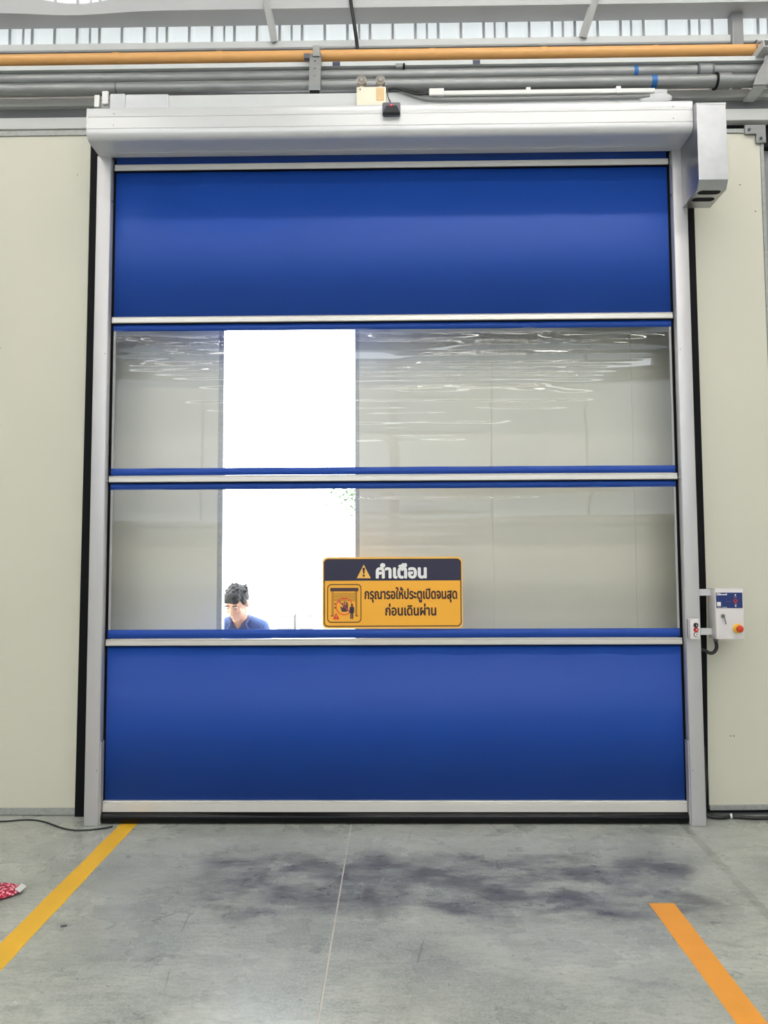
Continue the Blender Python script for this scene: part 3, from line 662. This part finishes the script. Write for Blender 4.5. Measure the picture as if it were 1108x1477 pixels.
tape('floor_tape', strip(1.187, 1.304, -1.094, 1.176, 1.271, -3.2, 16, .0012), M['tape_orange'], 'orange floor tape ending about a metre in front of the door')
def cloth():
    b = MB(); out = [(-2.30,-.93),(-2.1,-.925),(-1.93,-.928),(-1.83,-.930),(-1.795,-.955),(-1.785,-1.0),(-1.80,-1.045),(-1.85,-1.09),(-1.93,-1.16),(-2.05,-1.22),(-2.30,-1.25)]
    rings = []
    for s_, z in ((1, .002), (.985, .014), (.93, .024), (.8, .030), (.5, .034), (.2, .038)):
        cx, cy = -2.08, -1.06
        rings.append([b.bm.verts.new((cx+(x-cx)*s_, cy+(y-cy)*s_, z+(.008*math.sin(i*2.3+s_*9) if s_ < .98 else 0))) for i, (x, y) in enumerate(out)])
    k = len(out)
    for a, c in zip(rings, rings[1:]):
        for i in range(k): b.bm.faces.new((a[i], a[(i+1)%k], c[(i+1)%k], c[i]))
    b.bm.faces.new(rings[-1]); b.bm.faces.new(rings[0][::-1])
    o = thing('patterned_cloth', 'crumpled pink and red patterned cloth on the floor left of yellow tape', 'cloth', (-2.08,-1.06,0))
    c = b.build('cloth_body', M['cloth'], o, smooth='all'); c.modifiers.new('sub', 'SUBSURF').levels = 2; c.modifiers['sub'].render_levels = 2
    MB().box(-1.812, -1.782, -1.025, -.960, .020, .026, .002, rot=Matrix.Rotation(.5, 3, 'Y')).build('white_corner', M['white_plastic'], o)
cloth()
tag(MB().sph((-1.44,-1.335,.004), (.016,.008,.004), 10, 6).build('debris_chip', M['dark_grey'], smooth='all'), 'small dark chip on the floor beside the yellow tape', 'debris')

# ------------------------------------------------------------------ warning sign on the lower window
G = thing('warning_sign', 'yellow warning sign with Thai lettering stuck on the lower clear window', 'sign', (0,.004,1.177))
U = .870/976; CX, CZ = .001, 1.3965
def sx(u): return CX+(u-560)*U
def sz(v): return CZ-(v-313)*U
def sr(u0, u1, v0, v1, r): return rrect(sx(u0), sx(u1), sz(v1), sz(v0), r*U)
Y0 = .0085
MB().poly(sr(72,1048,65,562,34), Y0-.003, Y0).build('board', M['sign_rim'], G)
MB().poly(sr(88,1034,84,542,26), Y0-.0035, Y0-.0030).build('yellow_field', M['sign_yellow'], G)
MB().poly([p for p in sr(88,1034,84,542,26) if p[1] > sz(180)]+[(sx(88),sz(230)),(sx(1034),sz(230))], Y0-.0040, Y0-.0034).build('header_band', M['sign_navy'], G)
MB().ring(sr(82,1040,78,548,30), sr(89,1033,85,541,25), Y0-.0042, Y0-.0034).build('border_line', M['sign_dark'], G)
tr = MB().poly([(sx(312),sz(213)),(sx(410),sz(213)),(sx(361),sz(118))], Y0-.0045, Y0-.0040).build('warning_triangle', M['sign_rim'], G)
MB().poly([(sx(352),sz(140)),(sx(370),sz(140)),(sx(365),sz(183)),(sx(357),sz(183))], Y0-.0050, Y0-.0045).build('exclamation_mark', M['sign_dark'], tr)
MB().poly([(sx(361)+8*U*math.cos(a), sz(195)+8*U*math.sin(a)) for a in [k*PI/5 for k in range(10)]], Y0-.0050, Y0-.0045).build('exclamation_dot', M['sign_dark'], tr)
text('header_lettering', 'คำเตือน', M['sign_white'], G, sx(450), sx(795), sz(210), 122*U, Y0-.0050, bold=5.5*U)
text('message_lettering', 'กรุณารอให้ประตูเปิดจนสุด', M['sign_dark'], G, sx(368), sx(1008), sz(356), 94*U, Y0-.0045, bold=2.6*U)
text('message_lettering', 'ก่อนเดินผ่าน', M['sign_dark'], G, sx(512), sx(862), sz(470), 94*U, Y0-.0045, bold=2.6*U)
pb = MB().ring(sr(106,344,253,520,28), sr(112,338,259,514,23), Y0-.0042, Y0-.0034).build('pictogram_frame', M['sign_dark'], G)
def pic(name, pts, m, k=0): return MB().poly([(sx(u), sz(v)) for u, v in pts], Y0-.0042-k*.0004, Y0-.0034-k*.0004).build(name, m, pb)
def rect(u0, u1, v0, v1): return [(u0,v1),(u1,v1),(u1,v0),(u0,v0)]
M['sign_brown'] = mat('sign_brown_print', (74,48,58), .4, var=.03)
pic('shutter_box', rect(127,323,279,303), M['sign_brown'])
for v in (316, 326, 336, 346, 356, 366): pic('shutter_line', rect(152,300,v,v+3), M['sign_dark'])
for u0, u1 in ((137,140),(145,149),(302,306),(310,314)): pic('shutter_post', rect(u0,u1,303,474), M['sign_dark'])
for u0, u1 in ((130,150),(301,322)): pic('post_foot', rect(u0,u1,471,476), M['sign_dark'])
circ = lambda r: [(sx(225)+r*U*math.cos(a*PI/16), sz(408)+r*U*math.sin(a*PI/16)) for a in range(32)]
M['sign_orange'] = mat('sign_orange_red', (236,92,44), .4, var=.03)
MB().ring(circ(61), circ(53), Y0-.0050, Y0-.0038).build('prohibition_ring', M['sign_orange'], pb)
hand = [(208,445),(243,445),(250,425),(252,395),(250,380),(245,380),(244,402),(242,402),(243,374),(237,373),(235,400),(232,400),(231,371),(225,371),(225,400),(222,401),(218,379),(212,380),(215,408),(213,420),(203,408),(197,412)]
pic('hand_symbol', hand, M['sign_brown'], 1)
pic('prohibition_bar', [(182,371),(188,365),(270,446),(264,452)], mat('sign_magenta', (176,62,92), .4, var=.03), 2)
fig = [(262,415),(268,409),(287,409),(293,415),(294,452),(288,454),(287,425),(287,494),(279,494),(278,456),(276,456),(275,494),(267,494),(267,425),(266,454),(260,452)]
pic('person_symbol', fig, M['sign_navy'], 3); pic('person_symbol_head', [(277.5+8*math.cos(a*PI/6), 399-8*math.sin(a*PI/6)) for a in range(12)], M['sign_navy'], 3)
t = pic('red_triangle', [(145,497),(192,497),(168,450)], M['sign_red'], 1)
pic('triangle_mark', rect(166.5,170.5,467,484), M['sign_rim'], 2)
for v in (383, 410): pic('small_exclamation', [(157,v+14),(163,v+14),(164,v),(156,v)], M['sign_dark'], 1)

# ------------------------------------------------------------------ the person in the gap behind the door
def blob(name, fill, m, parent, voxel=.012, smooth=4, noise=0.):
    b = MB(); fill(b); me = bpy.data.meshes.new('tmp'); b.bm.to_mesh(me); b.bm.free()
    t = bpy.data.objects.new('tmp', me); C.objects.link(t)
    r = t.modifiers.new('r', 'REMESH'); r.mode = 'VOXEL'; r.voxel_size = voxel
    s_ = t.modifiers.new('s', 'SMOOTH'); s_.iterations = smooth; s_.factor = .5
    bpy.context.view_layer.update(); dg = bpy.context.evaluated_depsgraph_get()
    out = bpy.data.meshes.new_from_object(t.evaluated_get(dg)); bpy.data.objects.remove(t); bpy.data.meshes.remove(me)
    for p in out.polygons: p.use_smooth = True
    if noise:
        random.seed(2)
        for v in out.vertices:
            v.co += v.normal*noise*(math.sin(v.co.x*140+v.co.z*60)*math.sin(v.co.z*90+v.co.y*110)+random.uniform(-.3, .3))
    out.materials.clear(); out.materials.append(m); out.name = name
    o = bpy.data.objects.new(name, out); C.objects.link(o); o.parent = parent; return o
def limb(b, pts):
    for (p, r), (q, s_) in zip(pts, pts[1:]): b.cyl(p, q, r, s_, n=16)
    for p, r in pts: b.sph(p, r, 14, 10)
def person(loc):
    R = thing('person', 'person in a blue denim shirt with head bowed, standing in the bright gap', 'person', loc)
    H = Matrix.Translation((-.004, -.135, 1.452)) @ Matrix.Rotation(-.30, 4, 'Z') @ Matrix.Rotation(math.radians(27), 4, 'X')
    def hp(*p): return H @ Vector(p)
    rot = H.to_3x3().to_4x4()
    arm = {}
    for s_ in (-1, 1):
        arm[s_] = [((s_*.150,-.02,1.262),.050), ((s_*.205,.01,1.02),.043), ((s_*.215,-.01,.965),.040), ((s_*.15,-.20,.93),.033), ((s_*.10,-.27,.945),.026)]
    def body(b):
        b.sph(hp(0,.01,.02), (.074,.092,.098), 24, 16, rot)                       # skull
        b.sph(hp(0,-.028,-.045), (.056,.062,.070), 20, 12, rot)                   # face and jaw
        b.sph(hp(0,-.062,-.098), (.026,.024,.020), 12, 8, rot)                    # chin
        b.cyl(hp(0,-.083,.012), hp(0,-.103,-.036), .007, .013, n=10); b.sph(hp(0,-.100,-.038), (.016,.014,.011), 12, 8, rot)   # nose
        b.sph(hp(0,-.088,-.064), (.023,.009,.005), 12, 6, rot); b.sph(hp(0,-.086,-.075), (.019,.009,.006), 12, 6, rot)         # lips
        for s_ in (-1, 1):
            b.sph(hp(s_*.031,-.074,.020), (.023,.014,.008), 12, 8, rot)           # brow
            b.sph(hp(s_*.038,-.062,-.030), (.022,.020,.020), 12, 8, rot)          # cheek
            b.sph(hp(s_*.077,.012,-.010), (.009,.019,.032), 12, 8, rot)           # ear
        limb(b, [((0,-.01,1.22),.064), ((0,-.055,1.30),.053), (tuple(hp(0,.02,-.06)),.052)])
        b.sph((0,.0,1.13), (.145,.095,.14)); b.sph((0,.045,.98), (.13,.09,.13)); b.sph((0,.06,.86), (.14,.10,.10))
        for s_ in (-1, 1):
            limb(b, [((s_*.05,0,1.29),.05)]+[(p, r*.9) for p, r in arm[s_]])
            limb(b, [((s_*.08,.06,.84),.078), ((s_*.09,.02,.46),.052), ((s_*.092,.06,.28),.048), ((s_*.095,.07,.09),.036)])
            limb(b, [((s_*.096,.075,.05),.036), ((s_*.105,-.10,.035),.030)])
            w = Vector(arm[s_][-1][0]); d = Vector((-s_*.55,-.75,-.30)).normalized(); side = Vector((0,0,1)); 
            pm = w+d*.045
            b.sph(w+d*.02, .026, 12, 8); limb(b, [(tuple(w+d*.02+side*.012),.018), (tuple(pm+d*.03+side*.018),.015)]); limb(b, [(tuple(w+d*.02-side*.012),.018), (tuple(pm+d*.03-side*.018),.015)])
            n_ = Vector((s_*.8,-.55,0)).normalized()
            for k, (o_, ln) in enumerate(((.027,.062),(.010,.070),(-.008,.064),(-.025,.050))):
                a = pm+d*.03+side*o_; c1 = a+d*ln*.5-n_*.004; c2 = c1+(d*.75-n_*.6).normalized()*ln*.3; c3 = c2+(d*.4-n_*.9).normalized()*ln*.25
                limb(b, [(tuple(a),.0095), (tuple(c1),.0088), (tuple(c2),.0082), (tuple(c3),.0072)])
            a = w+d*.02+side*.020; limb(b, [(tuple(a),.012), (tuple(a+d*.025+side*.022-n_*.012),.0105), (tuple(a+d*.052+side*.026-n_*.02),.009)])
    blob('body', body, M['skin'], R, .0055, 3)
    def hair(b):
        b.sph(hp(0,.022,.036), (.082,.094,.094), 24, 16, rot)
        b.sph(hp(0,-.045,.068), (.066,.048,.044), 16, 10, rot); b.sph(hp(.02,-.066,.056), (.046,.026,.026), 14, 8, rot); b.sph(hp(-.03,-.064,.058), (.038,.026,.024), 14, 8, rot)
        for s_ in (-1, 1): b.sph(hp(s_*.066,.0,.028), (.015,.040,.040), 12, 8, rot)
        random.seed(11)
        for k in range(46):
            a = random.uniform(0, 2*PI); e = random.uniform(.25, 1.4); d = Vector((math.cos(a)*math.cos(e), math.sin(a)*math.cos(e), math.sin(e)))
            p = Vector((d.x*.078, .022+d.y*.09, .036+d.z*.088)); q = p+d*.012+Vector((random.uniform(-.016,.016), random.uniform(-.016,.010), random.uniform(-.006,.008)))
            b.cyl(hp(*p), hp(*q), .014, .006, n=6)
    blob('hair', hair, M['hair'], R, .0055, 2, .0012)
    def shirt(b):
        b.sph((0,-.002,1.13), (.172,.118,.150)); b.sph((0,.045,.98), (.152,.112,.15)); b.sph((0,.055,.87), (.158,.118,.09)); b.sph((0,.0,1.235), (.135,.085,.075))
        for s_ in (-1, 1): limb(b, [((s_*.055,.0,1.305),.056), ((s_*.148,-.015,1.268),.060), ((s_*.207,.01,1.02),.054), ((s_*.215,-.01,.965),.050), ((s_*.158,-.185,.932),.042)])
    sh = blob('shirt', shirt, M['denim'], R, .009, 3, .0015)
    def collar(b):
        P = [(.012,-.128,1.257), (.050,-.112,1.304), (.068,-.06,1.334), (.055,.005,1.347), (0,.03,1.350), (-.055,.005,1.347), (-.068,-.06,1.334), (-.050,-.112,1.304), (-.012,-.128,1.257)]
        for p, q in zip(P, P[1:]): b.cyl(p, q, .016, .016, n=10); b.sph(q, .016, 10, 8)
        for s_ in (-1, 1): b.sph((s_*.052,-.128,1.267), (.026,.010,.034), 12, 8)
    c = blob('collar', collar, mat('dark_denim_collar', (40,54,98), .75, var=.2, vs=30), sh, .007, 3); c.name = 'collar'
    pk = MB(); pk.box(-.028, .028, -.006, .006, -.032, .032, .004); o = pk.build('chest_pocket', M['denim'], None); o.parent = sh; o.location = (.08,-.118,1.14); o.rotation_euler = (-.25,0,.25)
    o['label'] = 'shirt chest pocket'
    def trousers(b):
        b.sph((0,.06,.85), (.152,.112,.10))
        for s_ in (-1, 1): limb(b, [((s_*.08,.06,.83),.090), ((s_*.09,.02,.46),.066), ((s_*.092,.06,.28),.060), ((s_*.095,.07,.10),.054)])
    blob('trousers', trousers, M['trousers'], R, .011, 3)
    for s_ in (-1, 1):
        def shoe(b):
            b.sph((s_*.096,.085,.048), (.044,.056,.046)); limb(b, [((s_*.098,.05,.045),.042), ((s_*.105,-.10,.040),.036)]); b.box(s_*.101-.042, s_*.101+.042, -.135, .13, .002, .024, .01)
        blob('shoe', shoe, M['shoe'], R, .009, 2)
    for s_ in (-1, 1):
        q = MB(); q.sph(hp(s_*.031,-.076,.004), (.011,.008,.006), 12, 8, rot); o = q.build('eye', M['sign_white'], None, smooth='all'); o.parent = R
        q = MB(); q.sph(hp(s_*.031,-.083,.003), (.005,.003,.005), 10, 6, rot); i = q.build('iris', M['hair'], None, smooth='all'); i.parent = o
        q = MB(); q.sph(hp(s_*.032,-.089,.024), (.020,.005,.004), 10, 6, rot); o = q.build('eyebrow', M['hair'], None, smooth='all'); o.parent = R
    return R
person((-1.098, .80, -.15))

# ------------------------------------------------------------------ the yard outside the gap
def tree(x, y):
    R = thing('yard_tree', 'leafy green tree in the bright yard beyond the door', 'tree', (x, y, -.15))
    b = MB(); b.tube(spline([(x,y,-.15),(x+.05,y,1.0),(x-.02,y,2.0),(x,y,2.75)]), [.13-.0025*i for i in range(25)], 10); t = b.build('trunk', M['bark'], R, smooth='all')
    random.seed(9); ends = []
    for k in range(11):
        a = k*2.4; e = random.uniform(-.02, .22); L_ = random.uniform(.9, 1.5); s_ = Vector((x, y, random.uniform(2.45, 2.75)))
        q = s_+Vector((math.cos(a)*math.cos(e), math.sin(a)*math.cos(e), math.sin(e)))*L_; ends.append((s_, q))
        MB().tube(spline([s_, (s_+q)/2+Vector((0,0,.12)), q], 4), [.04-.0035*i for i in range(9)], 6).build('branch', M['bark'], R, smooth='all')
    b = MB()
    for k in range(2600):
        s_, q = random.choice(ends); p = s_.lerp(q, random.uniform(.45, 1.1))+Vector((random.gauss(0,.2), random.gauss(0,.2), random.gauss(0,.10)))
        u_ = Vector((random.uniform(-1,1), random.uniform(-1,1), random.uniform(-.8,.5))).normalized(); w = u_.orthogonal().normalized()
        w = Matrix.Rotation(random.uniform(0, 6.28), 3, u_) @ w; L_ = random.uniform(.07, .12)
        vs = [b.bm.verts.new(z) for z in (p, p+u_*L_*.5+w*L_*.24, p+u_*L_, p+u_*L_*.5-w*L_*.24)]; b.bm.faces.new(vs)
    f_ = b.build('foliage', M['leaf'], R); f_['kind'] = 'stuff'
tree(.42, 9.0)
for k, (x0, x1) in enumerate(((-1.95, -1.66), (-1.58, -1.34))):
    o = thing('concrete_block', 'pale low concrete block standing in the bright yard beyond the doorway', 'block', ((x0+x1)/2, 8.0, -.15), 'blocks in the yard')
    MB().box(x0, x1, 8.0, 8.3, -.15, .70, .01).build('block_body', M['block'], o)
    MB().box(x0-.01, x1+.01, 7.99, 8.31, .70, .75, .006).build('block_cap', M['block'], o)
    MB().box(x0+.01, x1-.01, 7.975, 8.0, .50, .56, .004).build('block_band', M['sign_magenta'] if 'sign_magenta' in M else M['steel'], o)

# ------------------------------------------------------------------ invented ceiling lamps out of view, added to light the hall
for iy, y in enumerate((-2.2, -4.8, -7.4, -10.0, -12.2)):
    for ix, x in enumerate((-5.2, -3.6, -.2, 1.1, 2.4, 3.7)):
        o = thing('added_ceiling_lamp', 'long white ceiling lamp added behind the viewer to light the hall', 'lamp', (x, y, 7.2), 'ceiling lamps added to light the hall')
        MB().box(x-.62, x+.62, y-.14, y+.14, 7.11, 7.20, .01).build('housing', M['white_plastic'], o)
        MB().box(x-.60, x+.60, y-.05, y+.05, 7.085, 7.11, .008).build('diffuser', M['lamp'], o)
